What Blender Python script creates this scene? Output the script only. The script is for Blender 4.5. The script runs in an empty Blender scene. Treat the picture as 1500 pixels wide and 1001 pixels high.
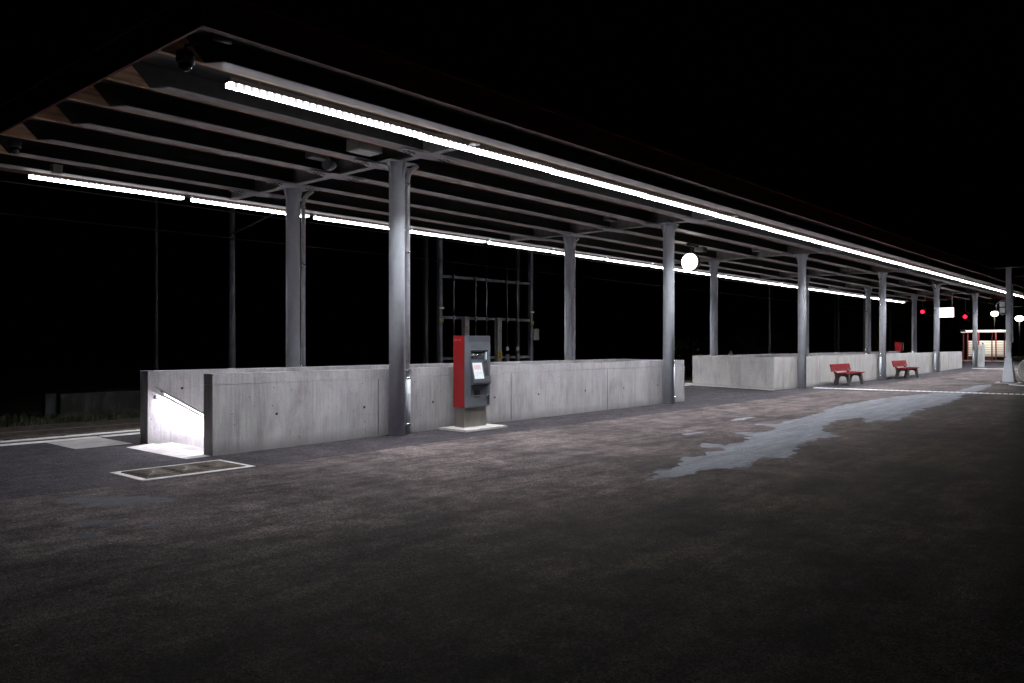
import bpy, bmesh, math, random
from math import sin, cos, pi, radians, atan2, sqrt
from mathutils import Vector, Matrix, noise
random.seed(7)
S = bpy.context.scene
C = S.collection

# ------------------------------------------------------------------ camera / world / exposure
F, HC = 1170.0, 1.6
TH = math.atan((1773 - 750) / F)
cam = bpy.data.cameras.new('camera')
cam.sensor_width = 36.0
cam.lens = F / 1500 * 36.0
cam.shift_y = (504 - 500.5) / 1500
cam.clip_end = 2000
co = bpy.data.objects.new('camera', cam)
C.objects.link(co)
co.location = (0, 0, HC)
co.rotation_euler = (radians(90), 0, TH - radians(90))
S.camera = co

W = bpy.data.worlds.new('World')
S.world = W
W.use_nodes = True
nt = W.node_tree
bg = nt.nodes['Background']
sky = nt.nodes.new('ShaderNodeTexSky')
sky.sky_type = 'NISHITA'
sky.sun_disc = False
sky.sun_elevation = radians(-5)
sky.sun_rotation = radians(200)
nt.links.new(sky.outputs[0], bg.inputs[0])
bg.inputs[1].default_value = 0.014
S.view_settings.view_transform = 'Standard'
S.view_settings.look = 'None'
S.view_settings.exposure = 0
S.view_settings.gamma = 1
STRIP = 330.0       # canopy luminaires
RAIL = 12.0
RAILW = 58.0        # handrail light, watts per section

GT = [(-60, -.03), (5, -.03), (9, 0), (19.5, .03), (25, .07), (37, .06), (45, .13), (51, .2), (70, .3), (500, .3)]
def gz(x):
    for (a, b), (c, d) in zip(GT, GT[1:]):
        if x <= c: return b + (d - b) * (x - a) / (c - a)
    return GT[-1][1]
def rz(x): return -.0028 * (x - 9.0)       # the canopy falls very slightly along its length

# ------------------------------------------------------------------ materials
def mat(name, col, rough=.6, metal=0., var=.0, scale=4., stretch=(1, 1, 1), bump=0., bscale=60., col2=None, emis=None, estr=0, spec=None):
    m = bpy.data.materials.new(name); m.use_nodes = True
    n = m.node_tree; N = n.nodes; L = n.links
    b = N['Principled BSDF']
    b.inputs['Roughness'].default_value = rough
    b.inputs['Metallic'].default_value = metal
    if spec is not None: b.inputs['Specular IOR Level'].default_value = spec
    b.inputs['Base Color'].default_value = (*col, 1)
    tc = N.new('ShaderNodeTexCoord'); mp = N.new('ShaderNodeMapping')
    mp.inputs['Scale'].default_value = stretch
    L.new(tc.outputs['Object'], mp.inputs[0])
    if var or col2:
        t = N.new('ShaderNodeTexNoise'); t.inputs['Scale'].default_value = scale; t.inputs['Detail'].default_value = 8
        L.new(mp.outputs[0], t.inputs['Vector'])
        r = N.new('ShaderNodeValToRGB')
        r.color_ramp.elements[0].position = .33; r.color_ramp.elements[1].position = .67
        c0 = col2 if col2 else tuple(c * (1 - var) for c in col)
        r.color_ramp.elements[0].color = (*c0, 1); r.color_ramp.elements[1].color = (*(tuple(c * (1 + var * .6) for c in col)), 1)
        L.new(t.outputs[0], r.inputs[0]); L.new(r.outputs[0], b.inputs['Base Color'])
    if bump:
        t = N.new('ShaderNodeTexNoise'); t.inputs['Scale'].default_value = bscale; t.inputs['Detail'].default_value = 5
        L.new(mp.outputs[0], t.inputs['Vector'])
        bp = N.new('ShaderNodeBump'); bp.inputs['Strength'].default_value = bump; bp.inputs['Distance'].default_value = .01
        L.new(t.outputs[0], bp.inputs['Height']); L.new(bp.outputs[0], b.inputs['Normal'])
    if emis:
        b.inputs['Emission Color'].default_value = (*emis, 1); b.inputs['Emission Strength'].default_value = estr
    return m

def mix(N, L, a, b, f, mode='MIX'):
    x = N.new('ShaderNodeMix'); x.data_type = 'RGBA'; x.blend_type = mode
    def put(s, v):
        if isinstance(v, (int, float)): s.default_value = v
        elif isinstance(v, tuple): s.default_value = (*v, 1) if len(v) == 3 else v
        else: L.new(v, s)
    put(x.inputs[0], f); put(x.inputs[6], a); put(x.inputs[7], b)
    return x.outputs[2]
def ramp(N, L, src, p0, p1, c0=(0, 0, 0), c1=(1, 1, 1)):
    r = N.new('ShaderNodeValToRGB'); L.new(src, r.inputs[0])
    r.color_ramp.elements[0].position = p0; r.color_ramp.elements[1].position = p1
    r.color_ramp.elements[0].color = (*c0, 1); r.color_ramp.elements[1].color = (*c1, 1)
    return r.outputs[0]
def tex(N, L, vec, scale, detail=6, rough=.55, dist=0):
    t = N.new('ShaderNodeTexNoise'); t.inputs['Scale'].default_value = scale; t.inputs['Detail'].default_value = detail
    t.inputs['Roughness'].default_value = rough; t.inputs['Distortion'].default_value = dist
    L.new(vec, t.inputs['Vector']); return t.outputs[0]
def math_(N, L, op, a, b=0.):
    x = N.new('ShaderNodeMath'); x.operation = op
    for s, v in ((x.inputs[0], a), (x.inputs[1], b)):
        if isinstance(v, (int, float)): s.default_value = v
        else: L.new(v, s)
    return x.outputs[0]

def mul(N, L, base, fac, lo, hi):
    return mix(N, L, base, mix(N, L, (lo,) * 3, (hi,) * 3, fac), 1., 'MULTIPLY')
def grit_nodes(N, L, v, base, k=1.):
    fine = tex(N, L, v, 50, 2, .8); grit = tex(N, L, v, 120, 1, .8); dots = tex(N, L, v, 7, 6, .75)
    base = mul(N, L, base, ramp(N, L, dots, .38, .62), 1 - .22 * k, 1 + .22 * k)
    base = mul(N, L, base, ramp(N, L, fine, .38, .62), 1 - .52 * k, 1 + .52 * k)
    base = mul(N, L, base, ramp(N, L, grit, .40, .60), 1 - .68 * k, 1 + .68 * k)
    h = math_(N, L, 'ADD', fine, math_(N, L, 'MULTIPLY', grit, .8))
    return base, h
def asphalt_mat():
    m = bpy.data.materials.new('asphalt'); m.use_nodes = True
    N = m.node_tree.nodes; L = m.node_tree.links; b = N['Principled BSDF']
    tc = N.new('ShaderNodeTexCoord'); v = tc.outputs['Object']
    sx = N.new('ShaderNodeSeparateXYZ'); L.new(v, sx.inputs[0]); X, Y = sx.outputs[0], sx.outputs[1]
    big = tex(N, L, v, .45, 6, .6, .6); mid = tex(N, L, v, 1.9, 8, .7, .3)
    mp = N.new('ShaderNodeMapping'); mp.inputs['Scale'].default_value = (.22, 1.9, 1); mp.inputs['Rotation'].default_value = (0, 0, .12); L.new(v, mp.inputs[0])
    streak = tex(N, L, mp.outputs[0], 1.9, 9, .7, .5)
    base = mix(N, L, (.048, .040, .040), (.086, .071, .069), ramp(N, L, big, .36, .62))
    base = mul(N, L, base, ramp(N, L, mid, .40, .62), 1.25, .62)
    base = mul(N, L, base, ramp(N, L, streak, .40, .62), .78, 1.3)
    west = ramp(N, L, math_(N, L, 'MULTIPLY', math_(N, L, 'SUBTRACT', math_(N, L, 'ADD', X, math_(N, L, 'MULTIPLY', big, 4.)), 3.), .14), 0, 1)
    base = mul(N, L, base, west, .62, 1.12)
    # darker, browner tone on the open side, beyond the worn lane
    lane = ramp(N, L, math_(N, L, 'MULTIPLY', math_(N, L, 'SUBTRACT', math_(N, L, 'ADD', Y, math_(N, L, 'MULTIPLY', math_(N, L, 'SUBTRACT', mid, .5), 2.4)), 3.4), .3), 0, 1)
    base = mix(N, L, mix(N, L, base, (.80, .76, .64), 1.0, 'MULTIPLY'), base, lane)
    # the newer, darker asphalt laid under the canopy, with its straight joint at Y = 9.5
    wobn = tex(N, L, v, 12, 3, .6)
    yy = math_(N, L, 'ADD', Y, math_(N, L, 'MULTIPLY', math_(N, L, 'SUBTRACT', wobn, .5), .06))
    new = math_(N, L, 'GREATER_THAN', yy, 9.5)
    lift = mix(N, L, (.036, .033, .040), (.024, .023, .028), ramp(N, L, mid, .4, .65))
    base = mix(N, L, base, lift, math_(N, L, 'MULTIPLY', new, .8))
    seam = math_(N, L, 'COMPARE', yy, 9.5); seam.node.inputs[2].default_value = .014
    base = mix(N, L, base, (.008, .008, .009), math_(N, L, 'MULTIPLY', seam, .7))
    # old, mossy asphalt towards the right
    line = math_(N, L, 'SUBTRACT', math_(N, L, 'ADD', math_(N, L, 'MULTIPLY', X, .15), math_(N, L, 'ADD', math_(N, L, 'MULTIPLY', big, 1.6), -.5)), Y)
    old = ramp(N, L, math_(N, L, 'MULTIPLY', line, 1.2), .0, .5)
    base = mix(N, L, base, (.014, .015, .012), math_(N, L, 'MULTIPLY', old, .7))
    base, h = grit_nodes(N, L, v, base)
    vo = N.new('ShaderNodeTexVoronoi'); vo.inputs['Scale'].default_value = 6; L.new(v, vo.inputs['Vector'])
    fl = math_(N, L, 'LESS_THAN', vo.outputs['Distance'], .055)
    base = mix(N, L, base, (.16, .15, .13), math_(N, L, 'MULTIPLY', fl, math_(N, L, 'GREATER_THAN', mid, .53)))
    L.new(base, b.inputs['Base Color']); b.inputs['Specular IOR Level'].default_value = .06
    b.inputs['Roughness'].default_value = .9
    bp = N.new('ShaderNodeBump'); bp.inputs['Strength'].default_value = .8; bp.inputs['Distance'].default_value = .008
    L.new(h, bp.inputs['Height']); L.new(bp.outputs[0], b.inputs['Normal'])
    return m
def worn_mat(name, c):
    m = bpy.data.materials.new(name); m.use_nodes = True
    N = m.node_tree.nodes; L = m.node_tree.links; b = N['Principled BSDF']
    tc = N.new('ShaderNodeTexCoord'); v = tc.outputs['Object']
    mp = N.new('ShaderNodeMapping'); mp.inputs['Scale'].default_value = (.3, 2.2, 1); mp.inputs['Rotation'].default_value = (0, 0, -.1); L.new(v, mp.inputs[0])
    streak = tex(N, L, mp.outputs[0], 2.2, 8, .7, .4)
    base = mul(N, L, mix(N, L, c, c, 0.), ramp(N, L, streak, .4, .6), .72, 1.12)
    base, h = grit_nodes(N, L, v, base, .6)
    L.new(base, b.inputs['Base Color']); b.inputs['Roughness'].default_value = .8; b.inputs['Specular IOR Level'].default_value = .12
    bp = N.new('ShaderNodeBump'); bp.inputs['Strength'].default_value = .5; bp.inputs['Distance'].default_value = .006
    L.new(h, bp.inputs['Height']); L.new(bp.outputs[0], b.inputs['Normal'])
    return m

def concrete_mat(name, c1=(.41, .398, .405), c2=(.205, .197, .203), stain=.6):
    m = bpy.data.materials.new(name); m.use_nodes = True
    N = m.node_tree.nodes; L = m.node_tree.links; b = N['Principled BSDF']
    tc = N.new('ShaderNodeTexCoord'); v = tc.outputs['Object']
    def mp(s):
        q = N.new('ShaderNodeMapping'); q.inputs['Scale'].default_value = s; L.new(v, q.inputs[0]); return q.outputs[0]
    boards = tex(N, L, mp((1, 1, .04)), 26, 6, .75)
    cloud = tex(N, L, mp((1, 1, .55)), 1.6, 8, .65, .3)
    drip = tex(N, L, mp((1, 1, .3)), 2.2, 8, .72, .5)
    small = tex(N, L, v, 60, 5, .65)
    base = mix(N, L, c2, c1, ramp(N, L, boards, .3, .7))
    base = mix(N, L, base, tuple(x * 1.12 for x in c1), math_(N, L, 'MULTIPLY', ramp(N, L, cloud, .42, .68), .7))
    base = mix(N, L, base, (.15, .13, .135), math_(N, L, 'MULTIPLY', ramp(N, L, drip, .50, .70), stain))
    base = mix(N, L, base, (.12, .11, .11), math_(N, L, 'MULTIPLY', ramp(N, L, small, .62, .75), .5))
    base = mul(N, L, base, ramp(N, L, small, .36, .64), .8, 1.12)
    sz = N.new('ShaderNodeSeparateXYZ'); L.new(v, sz.inputs[0])
    low = ramp(N, L, math_(N, L, 'ADD', sz.outputs[2], math_(N, L, 'MULTIPLY', drip, .30)), .16, .34)
    base = mix(N, L, base, (.11, .10, .098), math_(N, L, 'MULTIPLY', math_(N, L, 'SUBTRACT', 1., low), .6))
    vo = N.new('ShaderNodeTexVoronoi'); vo.inputs['Scale'].default_value = 7; L.new(v, vo.inputs['Vector'])
    pin = math_(N, L, 'LESS_THAN', vo.outputs['Distance'], .09)
    base = mix(N, L, base, (.07, .065, .065), math_(N, L, 'MULTIPLY', pin, math_(N, L, 'GREATER_THAN', small, .5)))
    L.new(base, b.inputs['Base Color']); b.inputs['Roughness'].default_value = .8
    bp = N.new('ShaderNodeBump'); bp.inputs['Strength'].default_value = .5; bp.inputs['Distance'].default_value = .006
    L.new(math_(N, L, 'ADD', boards, math_(N, L, 'MULTIPLY', small, .6)), bp.inputs['Height']); L.new(bp.outputs[0], b.inputs['Normal'])
    return m

M = {}
M['asphalt'] = asphalt_mat()
M['concrete'] = concrete_mat('concrete')
M['concrete2'] = concrete_mat('weathered_concrete', (.44, .43, .415), (.31, .30, .288), .5)
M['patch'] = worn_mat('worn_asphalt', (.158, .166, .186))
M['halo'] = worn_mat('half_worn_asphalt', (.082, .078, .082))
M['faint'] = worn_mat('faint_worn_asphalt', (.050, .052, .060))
M['slab'] = mat('pale_slab', (.44, .415, .40), .8, var=.25, scale=6, bump=.3)
M['tile'] = mat('paving_tile', (.27, .255, .25), .85, var=.25, scale=4, bump=.3)
M['paint'] = mat('white_paint', (.78, .78, .78), .6, var=.15, scale=20)
M['galv'] = mat('galvanised_steel', (.48, .505, .55), .6, .15, var=.07, scale=9, stretch=(1, 1, .5), bump=.06, bscale=30)
M['galv_pipe'] = mat('downpipe_metal', (.55, .54, .55), .3, .25, var=.15, scale=9)
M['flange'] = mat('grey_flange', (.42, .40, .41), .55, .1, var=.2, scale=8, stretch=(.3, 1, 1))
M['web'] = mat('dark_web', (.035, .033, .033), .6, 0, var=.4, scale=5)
M['deck'] = mat('soffit', (.09, .085, .085), .6, var=.3, scale=2)
M['wood'] = mat('timber', (.80, .55, .36), .65, var=0, col2=(.40, .25, .15), scale=7, stretch=(.25, 1, 3.5), bump=.2, bscale=20)
M['edgewood'] = mat('edge_timber', (.16, .105, .07), .7, var=.3, scale=5, stretch=(.3, 1, 1))
M['redfascia'] = mat('red_fascia', (.11, .009, .008), .45, var=.2)
M['bolt'] = mat('bolt', (.02, .02, .02), .5, .3)
M['lamp_housing'] = mat('lamp_housing', (.25, .25, .27), .45, .4)
M['strip'] = mat('strip_light', (.9, .9, .9), .4, emis=(.93, .95, 1), estr=STRIP)
M['rim_glow'] = mat('added_rim_glow', (.9, .9, .9), .4, emis=(.93, .95, 1), estr=4.5)  # glow of the added rims, makes the strip look thicker
def beads(m):          # breaks the added rim's glow into beads along its length
    N = m.node_tree.nodes; L = m.node_tree.links; b = N['Principled BSDF']
    tc = N.new('ShaderNodeTexCoord'); sx = N.new('ShaderNodeSeparateXYZ'); L.new(tc.outputs['Object'], sx.inputs[0])
    w = math_(N, L, 'SINE', math_(N, L, 'MULTIPLY', sx.outputs[0], 2 * pi / .105))
    w = math_(N, L, 'POWER', math_(N, L, 'ABSOLUTE', math_(N, L, 'MULTIPLY', math_(N, L, 'ADD', w, 1.), .5)), 2.)
    L.new(math_(N, L, 'ADD', math_(N, L, 'MULTIPLY', w, 10.), .55), b.inputs['Emission Strength'])
beads(M['rim_glow'])
M['railstrip'] = mat('handrail_light', (.9, .9, .9), .4, emis=(.92, .88, 1), estr=RAIL)
M['steel'] = mat('stainless', (.28, .27, .24), .38, .85, var=.25, scale=4, stretch=(1, 1, .4))
M['mred'] = mat('machine_red', (.24, .008, .010), .35, var=.06, scale=2)
M['mgrey'] = mat('machine_grey', (.085, .094, .108), .42, var=.08, scale=3)
M['mdark'] = mat('machine_dark', (.05, .055, .065), .35)
M['black'] = mat('black', (.006, .006, .007), .5)
M['chrome'] = mat('bright_metal', (.6, .62, .64), .25, .9)
M['screen'] = mat('machine_screen', (.1, .1, .1), .3, emis=(.82, .90, .95), estr=.85)
M['scr_red'] = mat('screen_red_text', (.1, .02, .02), .3, emis=(.85, .42, .45), estr=.8)
M['scr_grey'] = mat('screen_grey_text', (.1, .1, .1), .3, emis=(.45, .48, .52), estr=.8)
M['keypadglow'] = mat('lit_recess', (.4, .5, .55), .4, emis=(.5, .62, .68), estr=.25)
M['benchred'] = mat('bench_red', (.15, .006, .009), .75, var=.25, scale=6, stretch=(.3, 1, 1), spec=.1)
M['benchleg'] = mat('bench_leg', (.055, .05, .045), .7, var=.3)
M['white_em'] = mat('clock_face', (.9, .9, .9), .4, emis=(1, .97, .90), estr=9)
M['disp_em'] = mat('display_face', (.9, .9, .9), .4, emis=(.93, .97, 1), estr=5)
M['red_em'] = mat('red_lamp', (.9, .05, .08), .4, emis=(1, .01, .04), estr=5)
M['warm_em'] = mat('warm_lamp', (.9, .85, .7), .4, emis=(1, .88, .62), estr=25)
M['darkmetal'] = mat('dark_metal', (.05, .052, .055), .5, .3)
M['signred'] = mat('sign_red', (.16, .008, .012), .5)
M['shelterwhite'] = mat('shelter_panel', (.8, .78, .72), .5)
M['plastic_white'] = mat('white_plastic', (.86, .86, .85), .45)
M['postgrey'] = mat('grey_post', (.42, .41, .39), .7, var=.2)
M['yellow'] = mat('yellow_plate', (.5, .36, .05), .5)
M['oldsteel'] = mat('old_galvanised', (.25, .26, .285), .6, .3, var=.3, scale=3)
M['rail'] = mat('rail_steel', (.12, .10, .09), .4, .6, var=.3)
M['sleeper'] = mat('sleeper', (.10, .085, .075), .85, var=.3)
M['ballast'] = mat('ballast_bed', (.10, .09, .085), .95, var=.5, scale=25, bump=1., bscale=30)
M['stone'] = mat('ballast_stone', (.20, .19, .18), .9, var=.5, scale=9)
M['grassg'] = mat('grass_ground', (.045, .055, .03), 1, var=.5, scale=6, bump=.8, bscale=20)
M['blade'] = mat('grass_blade', (.11, .13, .07), .8, var=.5, scale=3)
M['leaf'] = mat('leaf', (.055, .075, .03), .8, var=.5, scale=1.5)
M['bark'] = mat('bark', (.07, .055, .04), .9, var=.3)
M['hill'] = mat('hill_forest', (.03, .04, .025), 1, var=.4, scale=.05)
M['grate'] = mat('grate_rust', (.11, .09, .07), .7, .3, var=.5, scale=30, bump=.3)
M['soil'] = mat('drain_soil', (.015, .012, .01), .95, var=.5, scale=30)
M['camera_black'] = mat('camera_dome', (.012, .012, .014), .12)
M['steps'] = mat('stair_concrete', (.27, .26, .255), .8, var=.2, scale=5)
g = bpy.data.materials.new('glass'); g.use_nodes = True
gb = g.node_tree.nodes['Principled BSDF']; gb.inputs['Roughness'].default_value = .05; gb.inputs['Transmission Weight'].default_value = 1; gb.inputs['IOR'].default_value = 1.1
M['glass'] = g

# ------------------------------------------------------------------ mesh helpers
class MB:
    def __init__(s): s.bm = bmesh.new()
    def box(s, x0, x1, y0, y1, z0, z1, f=None):
        if x1 < x0: x0, x1 = x1, x0
        if y1 < y0: y0, y1 = y1, y0
        if z1 < z0: z0, z1 = z1, z0
        v = [s.bm.verts.new((x, y, z)) for z in (z0, z1) for x, y in ((x0, y0), (x1, y0), (x1, y1), (x0, y1))]
        for q in ((3, 2, 1, 0), (4, 5, 6, 7), (0, 1, 5, 4), (1, 2, 6, 5), (2, 3, 7, 6), (3, 0, 4, 7)):
            s.bm.faces.new([v[i] for i in q])
        return s
    def prism(s, pts, axis, a, b):
        # pts: 2-D outline; axis: extruded axis ('x': pts=(y,z), 'y': pts=(x,z), 'z': pts=(x,y))
        def P(p, t):
            return {'x': (t, p[0], p[1]), 'y': (p[0], t, p[1]), 'z': (p[0], p[1], t)}[axis]
        A = [s.bm.verts.new(P(p, a)) for p in pts]; B = [s.bm.verts.new(P(p, b)) for p in pts]
        n = len(pts)
        s.bm.faces.new(A); s.bm.faces.new(B[::-1])
        for i in range(n): s.bm.faces.new((A[i], B[i], B[(i + 1) % n], A[(i + 1) % n]))
        return s
    def tube(s, path, r, n=10, cap=True):
        path = [Vector(p) for p in path]
        rs = r if isinstance(r, (list, tuple)) else [r] * len(path)
        rings = []
        t0 = (path[1] - path[0]).normalized()
        u = t0.orthogonal().normalized()
        for i, p in enumerate(path):
            a = path[max(i - 1, 0)]; b = path[min(i + 1, len(path) - 1)]
            t = (b - a).normalized()
            u = (u - t * u.dot(t)).normalized(); w = t.cross(u)
            rings.append([s.bm.verts.new(p + (u * cos(2 * pi * k / n) + w * sin(2 * pi * k / n)) * rs[i]) for k in range(n)])
        for A, B in zip(rings, rings[1:]):
            for k in range(n): 
                f = s.bm.faces.new((A[k], A[(k + 1) % n], B[(k + 1) % n], B[k])); f.smooth = True
        if cap:
            s.bm.faces.new(rings[0][::-1]); s.bm.faces.new(rings[-1])
        return s
    def lathe(s, prof, cx=0, cy=0, n=24):
        rings = []
        for r, z in prof:
            rings.append([s.bm.verts.new((cx + max(r, 1e-4) * cos(2 * pi * k / n), cy + max(r, 1e-4) * sin(2 * pi * k / n), z)) for k in range(n)])
        for A, B in zip(rings, rings[1:]):
            for k in range(n):
                f = s.bm.faces.new((A[k], A[(k + 1) % n], B[(k + 1) % n], B[k])); f.smooth = True
        s.bm.faces.new(rings[0][::-1]); s.bm.faces.new(rings[-1])
        return s
    def shear(s, fn):
        for v in s.bm.verts: v.co.z += fn(v.co.x)
        return s
    def bevel(s, w=.01, seg=2):
        es = [e for e in s.bm.edges if len(e.link_faces) == 2 and e.calc_face_angle(0) > .6]
        bmesh.ops.bevel(s.bm, geom=es, offset=w, segments=seg, affect='EDGES', profile=.5)
        return s
    def build(s, name, m, parent=None, loc=None, rz_=0):
        bmesh.ops.recalc_face_normals(s.bm, faces=s.bm.faces)
        me = bpy.data.meshes.new(name); s.bm.to_mesh(me); s.bm.free()
        me.materials.append(m)
        o = bpy.data.objects.new(name, me); C.objects.link(o)
        if parent: o.parent = parent
        if loc: o.location = loc
        if rz_: o.rotation_euler.z = rz_
        return o

def tag(o, label=None, cat=None, group=None, kind=None):
    if label: o['label'] = label
    if cat: o['category'] = cat
    if group: o['group'] = group
    if kind: o['kind'] = kind
    return o
def thing(name, label, cat, loc=(0, 0, 0), rot=0, group=None):
    o = bpy.data.objects.new(name, None); o.empty_display_size = .2; C.objects.link(o)
    o.location = loc; o.rotation_euler.z = rot
    return tag(o, label, cat, group)
def copy_tree(o, parent=None):
    c = o.copy(); C.objects.link(c); c.parent = parent
    for ch in [x for x in bpy.data.objects if x.parent == o]: copy_tree(ch, c)
    return c
def drape(bm, dz):
    for x, _ in GT[1:-1]:
        bmesh.ops.bisect_plane(bm, geom=bm.verts[:] + bm.edges[:] + bm.faces[:], plane_co=(x, 0, 0), plane_no=(1, 0, 0))
    for v in bm.verts: v.co.z = gz(v.co.x) + dz
    for f in bm.faces:
        if f.normal.z < 0: f.normal_flip()
def sheet(name, pts, m, dz, kind='structure', **k):
    b = MB(); vs = [b.bm.verts.new((x, y, 0)) for x, y in pts]
    es = [b.bm.edges.new((vs[i], vs[(i + 1) % len(vs)])) for i in range(len(vs))]
    bmesh.ops.triangle_fill(b.bm, edges=es, use_beauty=True)
    drape(b.bm, dz)
    o = b.build(name, m); tag(o, kind=kind, **k); return o

# ------------------------------------------------------------------ the setting: platform, ground, hills
HOLES = [(5.95, 19.4, 11.13, 12.94), (27.5, 51.5, 11.0, 14.3)]
def platform():
    xs = sorted({-40, 140, *[t[0] for t in GT if -40 < t[0] < 140], *[h[0] for h in HOLES], *[h[1] for h in HOLES]})
    ys = sorted({-40, 0, 6, 15.0, *[h[2] for h in HOLES], *[h[3] for h in HOLES]})
    bm = bmesh.new(); V = {}
    def v(x, y):
        if (x, y) not in V: V[(x, y)] = bm.verts.new((x, y, gz(x)))
        return V[(x, y)]
    for a, b in zip(xs, xs[1:]):
        for c, d in zip(ys, ys[1:]):
            mx, my = (a + b) / 2, (c + d) / 2
            if any(h[0] < mx < h[1] and h[2] < my < h[3] for h in HOLES): continue
            bm.faces.new((v(a, c), v(b, c), v(b, d), v(a, d)))
    b = MB(); b.bm.free(); b.bm = bm
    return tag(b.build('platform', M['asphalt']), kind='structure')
platform()
# platform edge: kerb stones standing over the track bed, pale edge band and the slab tile beside it
b = MB()
xs = [-40] + [t[0] for t in GT if -40 < t[0] < 140] + [140]
for a, c in zip(xs, xs[1:]):
    pts = [(15.0, gz(a) + .006), (15.22, gz(a) + .006)]
    A = [b.bm.verts.new((a, y, gz(a) + z)) for y, z in ((15.0, .008), (15.2, .008), (15.2, -.9), (15.0, -.9))]
    B = [b.bm.verts.new((c, y, gz(c) + z)) for y, z in ((15.0, .008), (15.2, .008), (15.2, -.9), (15.0, -.9))]
    for i in range(4): b.bm.faces.new((A[i], B[i], B[(i + 1) % 4], A[(i + 1) % 4]))
tag(b.build('kerb', M['slab']), kind='structure')
x = 0.0
while x < 80:
    sheet('edge_line', [(x, 14.48), (x + 1.9, 14.48), (x + 1.9, 14.74), (x, 14.74)], M['slab'], .004)
    x += 1.93
sheet('paved_tile', [(4.85, 13.2), (5.72, 13.2), (5.72, 14.46), (4.85, 14.46)], M['tile'], .004)
# ground beyond
b = MB(); v = [b.bm.verts.new(p) for p in ((-900, 15.1, -.86), (900, 15.1, -.86), (900, 900, -.86), (-900, 900, -.86))]; b.bm.faces.new(v)
tag(b.build('ground', M['grassg']), kind='structure')
b = MB(); v = [b.bm.verts.new(p) for p in ((140, -40, .3), (900, -300, .3), (900, 15.1, .3), (140, 15.1, .3))]; b.bm.faces.new(v)
tag(b.build('road', M['asphalt']), kind='structure')
b = MB(); b.box(-60, 200, 15.25, 24.2, -.9, -.72)
tag(b.build('ballast_bed', M['ballast']), kind='structure')
bm = MB()
for i in range(2600):
    x = random.uniform(2.5, 17) if i < 1800 else random.uniform(17, 60); y = random.uniform(15.3, 24.2); r = random.uniform(.02, .055)
    m4 = Matrix.Translation((x, y, -.71)) @ Matrix.Rotation(random.random() * 6, 4, Vector((random.random(), random.random(), random.random() + .1)).normalized()) @ Matrix.Diagonal((r, r * .8, r * .7, 1))
    bmesh.ops.create_icosphere(bm.bm, subdivisions=1, radius=1, matrix=m4)
tag(bm.build('ballast_stones', M['stone']), 'loose grey ballast stones between and beside the rails', 'ballast', kind='stuff')
# grass verge past the tracks
bm = MB()
for i in range(9000):
    x = random.uniform(4, 24); y = 24.25 + random.random() ** 1.3 * 3.2; h = random.uniform(.06, .24); a = random.uniform(0, 6.3); z = -.86 + .25 * min(1, (y - 24.2) / 1.5)
    dx, dy = cos(a) * .012, sin(a) * .012; lx, ly = random.uniform(-.08, .08), random.uniform(-.08, .08)
    bm.bm.faces.new([bm.bm.verts.new(p) for p in ((x - dx, y - dy, z), (x + dx, y + dy, z), (x + lx, y + ly, z + h))])
tag(bm.build('grass', M['blade']), 'short rough grass on the verge past the tracks', 'grass', kind='stuff')
bm = MB(); bm.prism([(24.2, -.9), (25.7, -.62), (60, -.6), (60, -.9)], 'x', -60, 200)
tag(bm.build('verge_bank', M['grassg']), kind='structure')
# hills on the skyline
bm = MB(); pv = []
for i in range(81):
    a = radians(-35 + i * 150 / 80)
    hgt = 95 + 60 * sin(a * 2.1 + 1.0) + 35 * noise.noise((a * 3, 0, 0)) + 12 * noise.noise((a * 14, 3, 0))
    d = 560
    pv.append([bm.bm.verts.new((cos(a) * (d + q * 160), sin(a) * (d + q * 160), -2 + hgt * w)) for q, w in ((0, 0), (.5, .45), (1, 1), (1.6, 0))])
for A, B in zip(pv, pv[1:]):
    for k in range(3): bm.bm.faces.new((A[k], B[k], B[k + 1], A[k + 1]))
tag(bm.build('hills', M['hill']), kind='structure')

# worn, paler asphalt surface (a stain with its own ragged outline)
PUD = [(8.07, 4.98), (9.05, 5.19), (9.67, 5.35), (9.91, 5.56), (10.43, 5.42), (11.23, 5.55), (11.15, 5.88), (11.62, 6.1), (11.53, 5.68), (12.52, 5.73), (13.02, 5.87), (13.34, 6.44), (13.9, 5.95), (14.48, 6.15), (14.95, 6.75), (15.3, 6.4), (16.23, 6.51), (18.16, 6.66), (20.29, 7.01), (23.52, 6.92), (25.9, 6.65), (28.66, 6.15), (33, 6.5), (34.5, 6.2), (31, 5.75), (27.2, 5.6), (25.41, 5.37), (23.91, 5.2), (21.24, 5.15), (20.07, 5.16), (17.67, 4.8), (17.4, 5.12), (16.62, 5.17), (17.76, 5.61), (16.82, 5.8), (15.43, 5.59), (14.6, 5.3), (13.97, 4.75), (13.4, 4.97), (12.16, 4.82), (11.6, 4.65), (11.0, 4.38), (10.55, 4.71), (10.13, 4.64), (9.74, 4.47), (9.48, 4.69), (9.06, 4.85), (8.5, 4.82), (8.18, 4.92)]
def ragged(pts, amp, n=9, seed=0):
    out = []
    for i, (x, y) in enumerate(pts):
        x2, y2 = pts[(i + 1) % len(pts)]
        L_ = sqrt((x2 - x) ** 2 + (y2 - y) ** 2)
        k = max(2, int(L_ * n))
        nx, ny = -(y2 - y) / L_, (x2 - x) / L_
        for j in range(k):
            t = j / k; px, py = x + (x2 - x) * t, y + (y2 - y) * t
            e = sin(pi * t) ** .5 * amp
            d = e * (noise.noise((px * 2.3, py * 2.3, seed)) * 1.2 + noise.noise((px * 5, py * 12, seed)) * .9 + noise.noise((px * 14, py * 30, seed)) * .4) if 0 < t else 0
            out.append((px + nx * d, py + ny * d))
    return out
sheet('worn_patch', ragged(PUD, .19, 14, 3), M['halo'], .004)
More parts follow.
